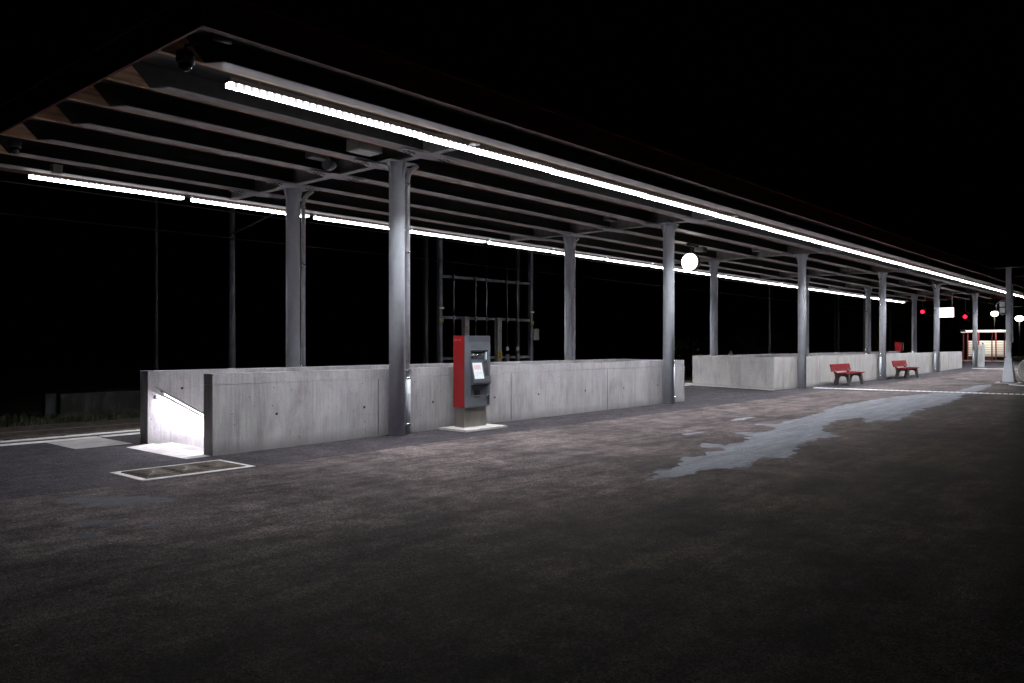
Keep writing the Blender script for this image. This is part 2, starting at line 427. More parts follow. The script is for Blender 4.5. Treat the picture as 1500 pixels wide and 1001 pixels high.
sheet('worn_patch', ragged(PUD, .14, 14), M['patch'], .008)
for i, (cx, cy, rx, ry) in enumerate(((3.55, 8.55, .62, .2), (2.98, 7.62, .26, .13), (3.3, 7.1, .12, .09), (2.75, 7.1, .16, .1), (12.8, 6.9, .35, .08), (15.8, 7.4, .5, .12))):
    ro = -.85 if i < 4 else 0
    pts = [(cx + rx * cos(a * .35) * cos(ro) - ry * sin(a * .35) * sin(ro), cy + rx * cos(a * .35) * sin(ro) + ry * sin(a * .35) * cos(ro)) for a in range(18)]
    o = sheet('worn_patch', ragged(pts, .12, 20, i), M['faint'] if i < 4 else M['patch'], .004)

# drain with frame and grates
dr = thing('drain_grate', 'long brown drain grate set in a pale concrete frame in the asphalt', 'drain', (4.25, 9.55, gz(4.6)))
b = MB()
b.box(0, 1.5, 0, .09, -.2, .006).box(0, 1.5, .83, .92, -.2, .006).box(0, .09, .09, .83, -.2, .006).box(1.41, 1.5, .09, .83, -.2, .006)
b.build('frame', M['slab'], dr)
MB().box(.09, 1.41, .09, .83, -.2, .003).build('pit_bottom', M['soil'], dr)
for k in range(3):
    b = MB(); x0 = .1 + k * .44
    b.box(x0, x0 + .43, .1, .115, .003, .014).box(x0, x0 + .43, .805, .82, .003, .014).box(x0, x0 + .012, .115, .805, .003, .014).box(x0 + .418, x0 + .43, .115, .805, .003, .014)
    for j in range(13):
        t = j / 12
        for (a, c) in (((x0 + .012 + .4 * t, .115), (x0 + .215, .46)), ((x0 + .012 + .4 * t, .805), (x0 + .215, .46))):
            b.tube([(a[0], a[1], .009), (c[0], c[1], .009)], .004, 4)
        yy = .13 + .66 * t
        b.tube([(x0 + .01, yy, .008), (x0 + .42, .92 - yy, .008)], .004, 4)
        b.tube([(x0 + .01, yy, .01), (x0 + .42, yy, .01)], .0035, 4)
    b.build('grate', M['grate'], dr)

# tactile guide lines: dashes of a dotted white stripe
def tactile(pts, w, gap, name='tactile_line'):
    (x0, y0), (x1, y1) = pts; L_ = sqrt((x1 - x0) ** 2 + (y1 - y0) ** 2); ux, uy = (x1 - x0) / L_, (y1 - y0) / L_
    b = MB(); t = 0
    while t < L_:
        a, c = t, min(t + gap * .72, L_)
        P = [(x0 + ux * q - uy * s_, y0 + uy * q + ux * s_) for q, s_ in ((a, -w), (c, -w), (c, w), (a, w))]
        z = [gz(p[0]) for p in P]
        lo = [b.bm.verts.new((p[0], p[1], zz + .004)) for p, zz in zip(P, z)]; hi = [b.bm.verts.new((p[0], p[1], zz + .012)) for p, zz in zip(P, z)]
        b.bm.faces.new(hi)
        for i in range(4): b.bm.faces.new((lo[i], lo[(i + 1) % 4], hi[(i + 1) % 4], hi[i]))
        t += gap
    return tag(b.build(name, M['paint']), kind='structure')
tactile(((27.8, 10.35), (28.45, 2.0)), .17, .16, 'tactile_line')
sheet('painted_line', [(51.2, 10.2), (51.6, 10.2), (51.5, 7.5), (51.1, 7.5)], M['paint'], .004)
sheet('painted_line', [(34.9, 5.72), (35.3, 5.75), (33.0, 3.6), (32.7, 3.65)], M['paint'], .004)

# ------------------------------------------------------------------ tracks
def track(yc, label):
    t = thing('railway_track', label, 'railway track', (0, yc, -.72), group='railway tracks')
    for s in (-1, 1):
        y = s * .72
        MB().prism([(y - .07, .06), (y + .07, .06), (y + .07, .075), (y + .012, .09), (y + .012, .17), (y + .035, .18), (y + .035, .21), (y - .035, .21), (y - .035, .18), (y - .012, .17), (y - .012, .09), (y - .07, .075)], 'x', -60, 200).build('rail', M['rail'], t)
    b = MB()
    for k in range(170): b.box(-2 + k * .6, -1.76 + k * .6, -1.25, 1.25, 0, .058)
    tag(b.build('sleepers', M['sleeper'], t), kind='stuff')
track(18.0, 'rusty railway track close beside the pale platform edge')
track(22.2, 'rusty railway track farther out, next to the grass verge')

# ------------------------------------------------------------------ stair parapets
def holes(b, xs, zs, y, s):
    pass
def tie_dimples(parent, pts, y, ny):
    for x, z in pts:
        MB().tube([(x, y, z), (x, y + ny * .004, z)], .022, 12).build('tie_hole', M['bolt'], parent)

par = thing('stair_parapet', 'grey board-marked concrete parapet round the stairwell behind the ticket machine', 'parapet', (5.85, 10.87, 0))
def wallpanel(x0, x1, y0, y1, z0, z1, name, m, parent, off, lab=None):
    b = MB(); b.box(x0 - off[0], x1 - off[0], y0 - off[1], y1 - off[1], z0, z1); b.bevel(.012, 2)
    o = b.build(name, m, parent)
    if lab: o['label'] = lab
    return o
O1 = (5.85, 10.87)
wallpanel(5.85, 19.62, 10.87, 11.13, -3.6, 1.0, 'wall', M['concrete'], par, O1)
wallpanel(5.85, 19.62, 10.875, 11.13, 1.006, 1.16, 'coping', M['concrete'], par, O1)
wallpanel(5.85, 19.62, 12.94, 13.22, -3.6, 1.16, 'wall', M['concrete'], par, O1)
wallpanel(19.36, 19.615, 11.135, 12.935, -3.6, 1.16, 'wall', M['concrete'], par, O1)
for xx in (8.9, 12.4, 15.9):
    MB().box(xx - 5.85, xx - 5.838, -.0025, 0, .03, .99).build('joint', M['bolt'], par)
tie_dimples(par, [(x - 5.85, z) for x in (6.9, 7.0 + 1.6, 10.2, 11.9, 13.3, 15.0, 16.6, 18.2) for z in (.52,)], -.001, -1)
tie_dimples(par, [(x - 5.85, z) for x in (6.42, 7.6) for z in (.86,)], 12.94 - 10.87, -1)

# stair flight and floor below
st = thing('staircase', 'bright concrete stair flight going down between the parapet walls', 'staircase', (5.95, 11.13, 0))
b = MB(); n = 20; pts = [(0, -.08)]
X = 0.0; Z = gz(5.95) - .01
pts = [(0, -4.2), (0, Z)]
for k in range(n):
    X += .30; pts.append((X, Z)); Z -= .17; pts.append((X, Z))
pts += [(13.4, Z), (13.4, -4.2)]
b.prism(pts, 'y', .003, 1.807)
b.build('steps', M['steps'], st)
sheet('threshold', [(5.45, 10.87), (5.83, 10.87), (5.83, 11.135), (5.94, 11.135), (5.94, 12.935), (5.83, 12.935), (5.45, 12.8)], M['slab'], .004)
def handrail(y, side, label):
    t = thing('handrail', label, 'handrail', (5.95, y, 0))
    s = .585
    z0 = .90
    # side = direction from rail to its wall
    b = MB(); b.tube([(-.02, 0, z0 + .012), (6.2, 0, z0 + .012 - s * 6.2)], .014, 12)
    b.build('rail', M['galv'], t)
    b = MB()
    a = math.atan(s)
    lo, hi = (.10, 6.0)
    rg = []
    for k in range(61):            # short sections, like the LED boards in the rail
        xx = lo + (hi - lo) * k / 60
        rg.append([b.bm.verts.new((xx, yy, z0 + dz - s * xx)) for yy, dz in ((-.0112, -.036), (.0112, -.036), (.0112, -.028), (-.0112, -.028))])
    for A, B in zip(rg, rg[1:]):
        for k in range(4): b.bm.faces.new((A[k], A[(k + 1) % 4], B[(k + 1) % 4], B[k]))
    b.bm.faces.new(rg[0][::-1]); b.bm.faces.new(rg[-1])
    b.build('light_strip', M['railstrip'], t)
    MB().prism([(lo - .02, z0 - .026 - s * lo), (hi, z0 - .026 - s * hi), (hi, z0 + .002 - s * hi), (lo - .02, z0 + .002 - s * lo)], 'y', -.0118, .0118).build('light_housing', M['steel'], t)
    for y0, y1 in ((-.019, -.012), (.012, .019)):
        b = MB(); b.prism([(lo - .02, z0 - .034 - s * lo), (hi, z0 - .034 - s * hi), (hi, z0 - .005 - s * hi), (lo - .02, z0 - .005 - s * lo)], 'y', y0, y1)
        b.build('light_rim', M['steel'], t)
    a = math.atan(s)
    for k in range(4):
        xm = .12 + 1.45 * (k + .5)
        ld = bpy.data.lights.new('handrail_light', 'AREA'); ld.shape = 'RECTANGLE'; ld.size = 1.44 / cos(a); ld.size_y = .022
        ld.energy = RAILW; ld.color = (.93, .89, 1)
        lo_ = bpy.data.objects.new('handrail_light', ld); C.objects.link(lo_); lo_.parent = t
        lo_.location = (xm, 0, z0 - .040 - s * xm); lo_.rotation_euler = (0, a, 0)
    for xx in (.12, 1.9, 3.7):
        b = MB(); zz = z0 - s * xx
        b.tube([(xx, 0, zz - .012), (xx, 0, zz - .11), (xx - .05, side * .03, zz - .135), (xx - .09, side * .05, zz - .12), (xx - .10, side * .094, zz - .10)], .006, 8)
        b.lathe([(.001, 0), (.03, 0), (.03, .006), (.001, .006)], 0, 0)
        for v in b.bm.verts[-96:]:
            c = v.co.copy(); v.co = Vector((xx - .10 + c.x, side * (.098 - c.z), zz - .10 + c.y))
        b.build('bracket', M['darkmetal'], t)
    return t
handrail(12.84, 1, 'sloping lit handrail on the back wall of the stairwell')
handrail(11.23, -1, 'sloping lit handrail on the inside of the front stairwell wall')

# second parapet, with its slanted end
p2 = thing('stair_parapet', 'long pale concrete parapet with slanted end behind the two red benches', 'parapet', (25.5, 10.83, 0))
def poly_wall(pts, z0, z1, name, m, parent, off):
    b = MB(); b.prism([(x - off[0], y - off[1]) for x, y in pts], 'z', z0, z1); b.bevel(.012, 2); return b.build(name, m, parent)
O2 = (25.5, 10.83)
poly_wall([(25.5, 10.83), (52.0, 10.83), (52.0, 11.1), (25.82, 11.1)], -.5, 1.16, 'wall', M['concrete2'], p2, O2)
poly_wall([(25.498, 10.835), (25.82, 11.103), (27.05, 14.20), (26.75, 14.48)], -.5, 1.158, 'wall', M['concrete2'], p2, O2)
poly_wall([(27.053, 14.2), (52.0, 14.2), (52.0, 14.48), (26.755, 14.48)], -.5, 1.16, 'wall', M['concrete2'], p2, O2)
for xx in (29.6, 33.5, 37.3, 41.2, 45.0, 48.8):
    MB().box(xx - 25.5, xx - 25.488, -.0025, 0, .15, 1.14).build('joint', M['bolt'], p2)
b = MB(); b.prism([(-.05, 0), (1.2, 3.64), (1.245, 3.64), (-.005, 0)], 'z', 0, .10)
b.build('plinth', M['slab'], p2)
b = MB(); b.box(2.1, 25.9, .29, 3.34, -2.6, -2.5); b.build('stair_floor', M['steps'], p2)

# ------------------------------------------------------------------ canopy
can = thing('station_canopy', 'long flat platform canopy with red edge boards on two rows of round steel columns', 'canopy', (0, 0, 0))
X0, X1 = 4.0, 62.2
ZF = 4.79
PY = [8.49, 9.85, 11.05, 12.35, 13.75, 15.1, 16.25]
MB().box(X0 + .03, X1 - .03, 7.69, 16.93, 5.10, 5.16).shear(rz).build('roof_deck', M['deck'], can)
MB().box(X0 - .03, X1 + .03, 7.60, 17.02, 5.163, 5.22).shear(rz).build('roof_covering', M['redfascia'], can)
MB().box(X0, X1, 7.64, 7.685, ZF + .003, 5.16).shear(rz).build('edge_board', M['redfascia'], can)
MB().box(X0, X1, 16.935, 16.98, ZF + .03, 5.16).shear(rz).build('edge_board', M['redfascia'], can)
MB().box(X0, X0 + .035, 7.687, 16.933, ZF - .002, 5.16).shear(rz).build('edge_board', M['redfascia'], can)
MB().box(X1 - .035, X1, 7.687, 16.933, ZF, 5.16).shear(rz).build('edge_board', M['redfascia'], can)
MB().box(X0 + .037, X1 - .037, 7.687, 7.78, ZF + .02, 5.095).shear(rz).build('edge_beam', M['edgewood'], can)
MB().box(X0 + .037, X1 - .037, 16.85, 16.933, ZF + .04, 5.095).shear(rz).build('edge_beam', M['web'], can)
for y in PY:
    xs_, xe = X0 + .55, X1 - .55
    b = MB(); b.prism([(xs_, y + .16), (xs_ + .14, y - .06), (xe - .14, y - .06), (xe, y + .16)], 'z', ZF, ZF + .014)
    b.shear(rz); b.build('purlin_flange', M['flange'], can)
    b = MB(); b.prism([(xs_, ZF + .016), (xe, ZF + .016), (xe + .28, 5.095), (xs_ - .28, 5.095)], 'y', y + .145, y + .16)
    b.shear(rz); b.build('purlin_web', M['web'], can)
    MB().box(X0 + .037, X1 - .037, y + .163, y + .235, ZF + .004, 5.095).shear(rz).build('timber_purlin', M['wood'], can)
for yy, zz in ((8.3, 5.04), (11.6, 5.05), (15.6, 5.05)):
    MB().tube([(X0 + .3, yy, zz + rz(X0)), (X1 - .3, yy, zz + rz(X1))], .014, 8).build('conduit', M['galv'], can)
COLX = [9.16, 18.42, 27.5, 36.55, 45.6, 54.55]
COLX2 = [9.3, 18.6, 27.6, 36.65, 45.6, 54.6]
def splice_plate(b, x, y, z):
    pts = []
    n = 8
    for i in range(n + 1):      # one long edge with a curved haunch
        t = i / n; pts.append((-.60 + t * .45, -.085 - .11 * t ** 2))
    for i in range(n + 1):
        t = 1 - i / n; pts.append((.60 - t * .45, -.085 - .11 * t ** 2))
    pts += [(-p[0], -p[1]) for p in pts]
    b.prism([(x + p[0], y + p[1]) for p in pts], 'z', z - .012, z - .003)
for x in COLX:
    MB().box(x - .9, x - .55, 11.9, 12.1, 4.9 + rz(x), 5.05 + rz(x)).bevel(.01, 1).build('cable_box', M['lamp_housing'], can)
for ci, x in enumerate(COLX):
    x2 = COLX2[ci]
    z = rz(x)
    yA, yB = 8.74, 16.2
    b = MB()
    b.box(x - .07, x + .07, yA, yB, ZF - .025 + z, ZF - .003 + z)
    b.box(x - .006, x + .006, yA + .01, yB - .01, ZF - .003 + z, 5.09 + z)
    b.build('cross_beam', M['flange'], can)
    for y in PY[1:6]:
        b = MB(); splice_plate(b, x, y + .05, ZF - .026 + z); o = b.build('splice_plate', M['flange'], can)
        if ci > 0: continue
        for sx in (-.40, .40):
            for dx, dy in ((-.11, .0), (-.045, -.04), (-.03, .04), (.03, -.04), (.045, .04), (.11, 0)):
                MB().tube([(x + sx + dx, y + .05 + dy, ZF - .05 + z), (x + sx + dx, y + .05 + dy, ZF - .039 + z)], .02, 8).build('bolt', M['bolt'], o)
def column(x, y, side, label=None):
    g0 = gz(x); zt = ZF - .042 + rz(x)
    b = MB(); n = 28
    b.lathe([(.14, g0 - .02), (.14, zt - .4), (.14, zt - .3), (.14, zt - .2), (.146, zt - .1), (.16, zt)], x, y, n)
    col = b.build('column', M['galv'], can)
    if label: col['label'] = label
    for a in (0, pi / 2, pi, 3 * pi / 2):
        b = MB(); ux, uy = cos(a), sin(a)
        P = [(.136, -.30), (.144, -.30), (.22, -.02), (.22, -.003), (.136, -.003)]
        px, py = -uy * .007, ux * .007
        A = [b.bm.verts.new((x + ux * r + px, y + uy * r + py, zt + q)) for r, q in P]; B = [b.bm.verts.new((x + ux * r - px, y + uy * r - py, zt + q)) for r, q in P]
        b.bm.faces.new(A); b.bm.faces.new(B[::-1])
        for i in range(5): b.bm.faces.new((A[i], B[i], B[(i + 1) % 5], A[(i + 1) % 5]))
        b.build('gusset', M['galv'], col)
    b = MB(); b.box(x - .3, x + .3, y - .16, y + .16, zt + .001, zt + .014); b.build('head_plate', M['galv'], col)
    px = x + side * .262
    b = MB(); b.tube([(px, y + .02, g0 + .02), (px, y + .02, zt - .28), (px + side * .02, y + .02, zt - .16), (px + side * .10, y + .02, zt - .06), (px + side * .22, y + .02, zt + .03)], .042, 14)
    dp = b.build('downpipe', M['galv_pipe'], col)
    MB().tube([(px, y + .02, g0 + .01), (px, y + .02, g0 + 1.0)], .052, 14).build('standpipe', M['galv'], dp)
    for zz in (.16, .98, 1.12, 3.2, zt - .35):
        b = MB(); b.tube([(px, y + .02, g0 + zz), (px, y + .02, g0 + zz + .035)], .056, 14)
        b.box(min(px, x + side * .14), max(px, x + side * .14), y + .005, y + .035, g0 + zz + .005, g0 + zz + .028)
        b.build('pipe_clip', M['chrome'], dp)
for i, x in enumerate(COLX): column(x, 10.67, 1 if i < 3 else -1)
for i, x in enumerate(COLX2): column(x, 14.05, 1 if i < 3 else -1)

# strip luminaires under the canopy
def luminaire(x, y, L_, label, group):
    t = thing('strip_luminaire', label, 'strip light', (x, y, ZF - .03 + rz(x + L_ / 2)), group=group)
    MB().box(0, L_, -.06, .06, -.012, .045).build('housing', M['lamp_housing'], t)
    # bright lens between two glowing rims, added to cut off its wide angles
    MB().box(.012, L_ - .012, -.044, .044, -.018, -.013).build('lens', M['strip'], t)
    for sy in (-1, 1): MB().box(.0, L_, sy * .045, sy * .056, -.066, -.0125).build('added_rim', M['rim_glow'], t)
    for hx in (.4, L_ - .43): MB().box(hx, hx + .03, -.01, .01, .046, .33).build('hanger', M['lamp_housing'], t)
    return t
NL = 18; step = (61.8 - 5.0) / NL
la = luminaire(5.0, 8.93, step - .015, 'white strip light in the front row, along the near edge of the canopy', 'strip lights in the front row')
lb = luminaire(5.3, 16.6, step - .2, 'white strip light in the back row, over the far platform edge', 'strip lights in the back row')
for k in range(1, NL):
    for src, x0 in ((la, 5.0), (lb, 5.3)):
        c = copy_tree(src); c.location.x = x0 + k * step; c.location.z = ZF - .03 + rz(x0 + (k + .5) * step)

# cameras, junction box, loudspeaker under the canopy
def dome_cam(x, y, z, label):
    t = thing('dome_camera', label, 'security camera', (x, y, z), group='cameras under the canopy end')
    b = MB(); b.lathe([(.09, 0), (.1, .02), (.1, .12), (.06, .15)], 0, 0, 20); b.build('housing', M['darkmetal'], t)
    b = MB(); b.lathe([(.01, -.085), (.045, -.072), (.07, -.04), (.078, -.001)], 0, 0, 20); b.build('dome', M['camera_black'], t)
    b = MB(); b.tube([(0, 0, .14), (.02, .03, .22), (.12, .05, .27), (.2, .06, .3)], .018, 8); b.build('arm', M['darkmetal'], t)
dome_cam(4.28, 8.55, 4.70, 'black dome camera hanging at the near corner of the canopy end')
dome_cam(4.36, 14.35, 4.72, 'black dome camera hanging at the far left part of the canopy end')
t = thing('dome_camera', 'small bullet camera tucked in the very corner of the canopy', 'security camera', (4.3, 8.0, 4.88), group='cameras under the canopy end')
MB().tube([(0, 0, 0), (.22, .02, .02)], .045, 16).build('housing', M['darkmetal'], t)
MB().tube([(-.012, -.001, -.001), (-.001, 0, 0)], .036, 16).build('lens', M['camera_black'], t)
MB().box(.1, .13, -.01, .01, .045, .21).build('arm', M['darkmetal'], t)
t = thing('junction_box', 'pale grey ceiling box beside the head of the nearest column', 'junction box', (8.15, 10.45, 4.79))
MB().box(0, .5, 0, .32, 0, .2).bevel(.01, 1).build('case', M['postgrey'], t)
MB().box(.04, .46, .03, .29, -.012, -.001).build('cover', M['plastic_white'], t)
MB().box(.2, .25, .12, .17, .201, .30).build('hanger', M['darkmetal'], t)
t = thing('loudspeaker', 'small round grey loudspeaker under the canopy, left of the nearest column', 'loudspeaker', (8.75, 12.0, 4.84))
b = MB(); b.tube([(-.13, -.04, 0), (-.02, 0, .0), (.1, .04, .01)], [.11, .10, .045], 18); b.build('horn', M['lamp_housing'], t)
MB().box(-.01, .01, -.01, .01, .09, .255).build('bracket', M['darkmetal'], t)
t = thing('sensor_box', 'small pale box above the first strip light of the back row', 'sensor', (5.55, 16.15, 4.78))
MB().box(0, .16, 0, .14, 0, .16).bevel(.01, 1).build('case', M['postgrey'], t)
MB().box(.07, .09, .06, .08, .161, .31).build('stem', M['darkmetal'], t)

# ------------------------------------------------------------------ clock
t = thing('platform_clock', 'round lit station clock hanging from the canopy between two columns', 'clock', (22.6, 12.3, 4.17), radians(4))
MB().tube([(-.07, 0, 0), (.07, 0, 0)], .29, 40).build('case', M['darkmetal'], t)
for s in (-1, 1): MB().tube([(s * .072, 0, 0), (s * .086, 0, 0)], .265, 40).build('face', M['white_em'], t)
MB().tube([(.0, 0, .28), (0, 0, .60)], .03, 10).box(-.2, .5, -.05, .05, .50, .58).build('bracket', M['darkmetal'], t)
MB().box(.3, .62, -.28, .02, .36, .495).bevel(.02, 1).build('control_box', M['darkmetal'], t)

# ------------------------------------------------------------------ ticket machine
ts = thing('concrete_base', 'white concrete slab under the red ticket machine', 'slab', (10.32, 10.12, gz(10.8)))
MB().box(0, 1.12, 0, .735, -.1, .035).bevel(.008, 1).build('slab', M['slab'], ts)
tm = thing('ticket_machine', 'red and grey ticket machine with lit touch screen in front of the concrete wall', 'ticket machine', (10.57, 10.42, gz(10.8) + .036))
H0, H1, WM, DM = .375, 1.715, .70, .285
MB().box(.02, .62, .02, .27, 0, H0 - .001).bevel(.006, 1).build('pedestal', M['steel'], tm)
MB().box(0, .0295, .001, DM, H0, H1).bevel(.006, 2).build('side_panel', M['mred'], tm)
MB().box(WM - .0295, WM, .001, DM, H0, H1).bevel(.006, 2).build('side_panel', M['mred'], tm)
MB().box(.03, WM - .03, .03, DM - .002, H0 + .003, H1 - .003).build('cabinet', M['mgrey'], tm)
fx = lambda px: (px - 340) / 315 * WM
fz = lambda py: H1 - (py - 105) / 870 * (H1 - H0)
# front door of panels leaving the recess open
b = MB()
rx0, rx1, rz0, rz1 = fx(415), fx(620), fz(400), fz(285)
b.box(0, rx0, -.012, .0, H0 + .002, fz(188)); b.box(rx1, WM, -.012, 0, H0 + .002, fz(188))
b.box(rx0, rx1, -.012, 0, H0 + .002, rz0); b.box(rx0, rx1, -.012, 0, rz1, fz(188))
b.box(0, fx(385), -.012, 0, fz(188), H1); b.box(fx(652), WM, -.012, 0, fz(188), H1)
bmesh.ops.remove_doubles(b.bm, verts=b.bm.verts, dist=1e-5)
b.build('front_door', M['mgrey'], tm)
MB().box(fx(385), fx(652), -.004, .02, fz(188), H1 - .004).build('header_panel', M['mdark'], tm)
# arched top edge of the door
n = 12; pts = [(fx(386) + (fx(651) - fx(386)) * i / n, fz(188) + .012 * sin(pi * i / n) + .001) for i in range(n + 1)]
pts = [(fx(386), fz(188) - .0005)] + pts + [(fx(651), fz(188) - .0005)]
MB().prism(pts, 'y', -.011, -.0045).build('door_arch', M['mgrey'], tm)
MB().box(rx0, rx1, .022, .0295, rz0, rz1).build('recess_back', M['mdark'], tm)
MB().box(rx1 - .035, rx1 - .002, .0, .021, rz0 - .0, rz1 - .03).build('recess_light', M['keypadglow'], tm)
for i in range(10):
    b = MB(); b.box(rx0 + .05 + i * .032, rx0 + .068 + i * .032, .012, .0215, fz(305), fz(293)); b.build('key', M['plastic_white'], tm)
for i in range(8):
    b = MB(); b.box(rx0 + .008 + (i % 4) * .028, rx0 + .024 + (i % 4) * .028, .012, .0215, fz(335 + (i // 4) * 12), fz(327 + (i // 4) * 12)); b.build('key', M['plastic_white'], tm)
b = MB(); b.tube([(fx(500), .021, fz(350)), (fx(500), -.02, fz(352))], .030, 16); b.build('coin_slot', M['chrome'], tm); b = MB(); b.tube([(fx(562), .021, fz(345)), (fx(562), -.015, fz(347))], .020, 16)
b.build('coin_slot', M['chrome'], tm)
b = MB(); b.tube([(fx(500), -.021, fz(352)), (fx(500), -.024, fz(352))], .018, 16); b.tube([(fx(562), -.016, fz(347)), (fx(562), -.019, fz(347))], .011, 16); b.box(rx0 + .005, fx(455), .004, .0212, fz(390), fz(345))
b.build('slot_opening', M['black'], tm)
# console that leans outwards, with the screen on it
def lean(py): return -.013 - .085 * (py - 400) / 270
cx0, cx1 = fx(413), fx(625)
b = MB(); prof = [(-.0125, fz(400)), (-.02, fz(400)), (-.098, fz(670)), (-.09, fz(695)), (-.0125, fz(712))]
b.prism(prof, 'x', cx0, cx1); b.bevel(.012, 3); con = b.build('console', M['mdark'], tm)
con_m = M['mgrey']
con.data.materials[0] = mat('console_grey', (.06, .068, .08), .35)
def quad_on(b, x0, x1, y0, y1, d=.004, sx=0.0):
    v = []
    for (xx, yy) in ((x0, y0), (x1, y0), (x1 + sx, y1), (x0 + sx, y1)):
        t_ = (yy - 400) / 270; v.append(b.bm.verts.new((fx(xx), -.02 - .078 * t_ - d, fz(yy))))
    b.bm.faces.new(v)
    return b
b = MB(); quad_on(b, 420, 535, 437, 632, .003, 8); b.build('screen', M['screen'], con)
b = MB()
for yy, a, c in ((468, 432, 452), (468, 458, 515), (483, 436, 516), (497, 436, 516)): quad_on(b, a, c, yy, yy + 9, .0045)
b.build('screen_text', M['scr_red'], con)
b = MB()
for yy, a, c in ((560, 440, 525), (592, 450, 470), (512, 440, 520)): quad_on(b, a, c, yy, yy + 5, .0045)
b.build('screen_line', M['scr_grey'], con)
b = MB(); quad_on(b, 556, 606, 415, 600, .002); b.build('card_slot_panel', M['black'], con)
b = MB(); quad_on(b, 567, 588, 470, 505, .006); b.build('card_slot', M['chrome'], con)
MB().box(fx(455), fx(525), -.014, -.0125, fz(835), fz(775)).build('ticket_slot', M['black'], tm)
MB().box(fx(455), fx(525), -.03, -.0145, fz(842), fz(836)).build('slot_lip', M['chrome'], tm)
b = MB(); b.tube([(fx(632), -.03, fz(842)), (fx(622), -.034, fz(880)), (fx(620), -.03, fz(950))], [.020, .016, .014], 10)
hd = b.build('handle', M['black'], tm)
b = MB(); b.tube([(fx(612), -.0125, fz(838)), (fx(612), -.045, fz(838))], .014, 12); b.build('lock', M['chrome'], tm)
MB().box(fx(603), fx(612), -.0145, -.0122, fz(209), fz(205)).build('badge', M['chrome'], tm)
def text(body, size, m, parent, loc, rot, name='lettering'):
    cu = bpy.data.curves.new(name, 'FONT'); cu.body = body; cu.size = size; cu.extrude = .0006
    o = bpy.data.objects.new('tmp', cu); C.objects.link(o)
    bpy.context.view_layer.update()
    me = bpy.data.meshes.new_from_object(o.evaluated_get(bpy.context.evaluated_depsgraph_get()))
    bpy.data.objects.remove(o)
    me.materials.clear(); me.materials.append(m)
    o = bpy.data.objects.new(name, me); C.objects.link(o); o.parent = parent; o.location = loc; o.rotation_euler = rot
    return o
M['faded'] = mat('faded_lettering', (.62, .30, .28), .5)
text('SBB CFF', .05, M['faded'], tm, (-.002, .262, H1 - .10), (pi / 2, 0, -pi / 2))

# ------------------------------------------------------------------ benches
def bench(x, y, label):
    t = thing('park_bench', label, 'bench', (x, y, gz(x + 1)), group='red benches by the wall')
    L_ = 2.05
    # y = 0 is at the front of the seat, +y towards the wall
    for k in range(3):
        MB().box(0, L_, k * .145, k * .145 + .12, .43 + .004 * k, .47 + .004 * k).bevel(.008, 1).build('seat_slat', M['benchred'], t)
    for k, (yy, zz) in enumerate(((.50, .52), (.53, .655))):
        b = MB(); b.prism([(yy, zz), (yy + .035, zz - .008), (yy + .075, zz + .122), (yy + .04, zz + .13)], 'x', 0, L_); b.bevel(.006, 1); b.build('back_slat', M['benchred'], t)
    for xx in (.28, L_ - .36):
        b = MB()
        P = [(-.06, 0), (.05, 0), (.10, .30), (.16, .34), (.30, .34), (.36, .28), (.42, 0), (.56, 0), (.50, .30), (.52, .42), (.585, .56), (.655, .77), (.595, .79), (.53, .60), (.47, .50), (.40, .428), (.0, .428), (-.01, .36)]
        b.prism(P, 'x', xx, xx + .09); b.bevel(.01, 1); b.build('leg', M['benchleg'], t)
    return t
bench(29.75, 9.93, 'red slatted bench at the concrete wall, nearer of the two')
bench(37.35, 9.93, 'red slatted bench at the concrete wall, farther of the two')

# litter bin behind the wall
t = thing('litter_bin', 'red litter bin showing above the long parapet', 'litter bin', (53.9, 14.75, gz(53.9)))
b = MB(); b.box(-.2, .2, -.2, .2, .93, 1.5); b.bevel(.04, 2); b.build('body', M['benchred'], t)
MB().box(-.04, .04, -.04, .04, 0, .929).build('post', M['postgrey'], t)
MB().box(.0, .17, -.208, -.2005, .98, 1.45).build('notice', M['plastic_white'], t)

# cabinet at the last front column
t = thing('equipment_cabinet', 'grey cabinet box in front of the last front column', 'cabinet', (54.3, 10.2, gz(54.3)))
MB().box(0, .5, 0, .28, 0, 1.32).bevel(.01, 1).build('case', M['galv'], t)
MB().box(-.012, -.001, .03, .25, .1, 1.25).build('door', M['postgrey'], t)

# ------------------------------------------------------------------ loudspeaker mast on the right
t = thing('loudspeaker_mast', 'grey steel mast with flared foot near the right edge of the platform', 'mast', (36.4, 5.95, gz(36.4)))
MB().box(-.45, .42, -.42, .42, -.05, .03).build('foundation', M['slab'], t)
b = MB()
def frus(b, r0, z0, r1, z1):
    A = [b.bm.verts.new((x * r0, y * r0, z0)) for x, y in ((-1, -1), (1, -1), (1, 1), (-1, 1))]; B = [b.bm.verts.new((x * r1, y * r1, z1)) for x, y in ((-1, -1), (1, -1), (1, 1), (-1, 1))]
    for i in range(4): b.bm.faces.new((A[i], A[(i + 1) % 4], B[(i + 1) % 4], B[i]))
    b.bm.faces.new(A[::-1]); b.bm.faces.new(B)
frus(b, .20, .06, .115, 1.0); b.build('foot', M['galv'], t)
b = MB(); b.box(-.26, .26, -.26, .26, .031, .06); b.build('base_plate', M['darkmetal'], t)
for x, y in ((-.22, -.22), (.22, -.22), (.22, .22), (-.22, .22)): MB().tube([(x, y, .061), (x, y, .12)], .025, 8).build('anchor_bolt', M['chrome'], t)
b = MB(); b.box(-.09, .09, -.09, .09, 1.001, 4.55); b.build('pole', M['galv'], t)
MB().box(-.035, .035, -.15, -.091, 1.6, 3.85).build('cable_duct', M['galv'], t)
MB().box(-.12, -.091, -.05, .05, 1.2, 2.1).build('service_door', M['postgrey'], t)
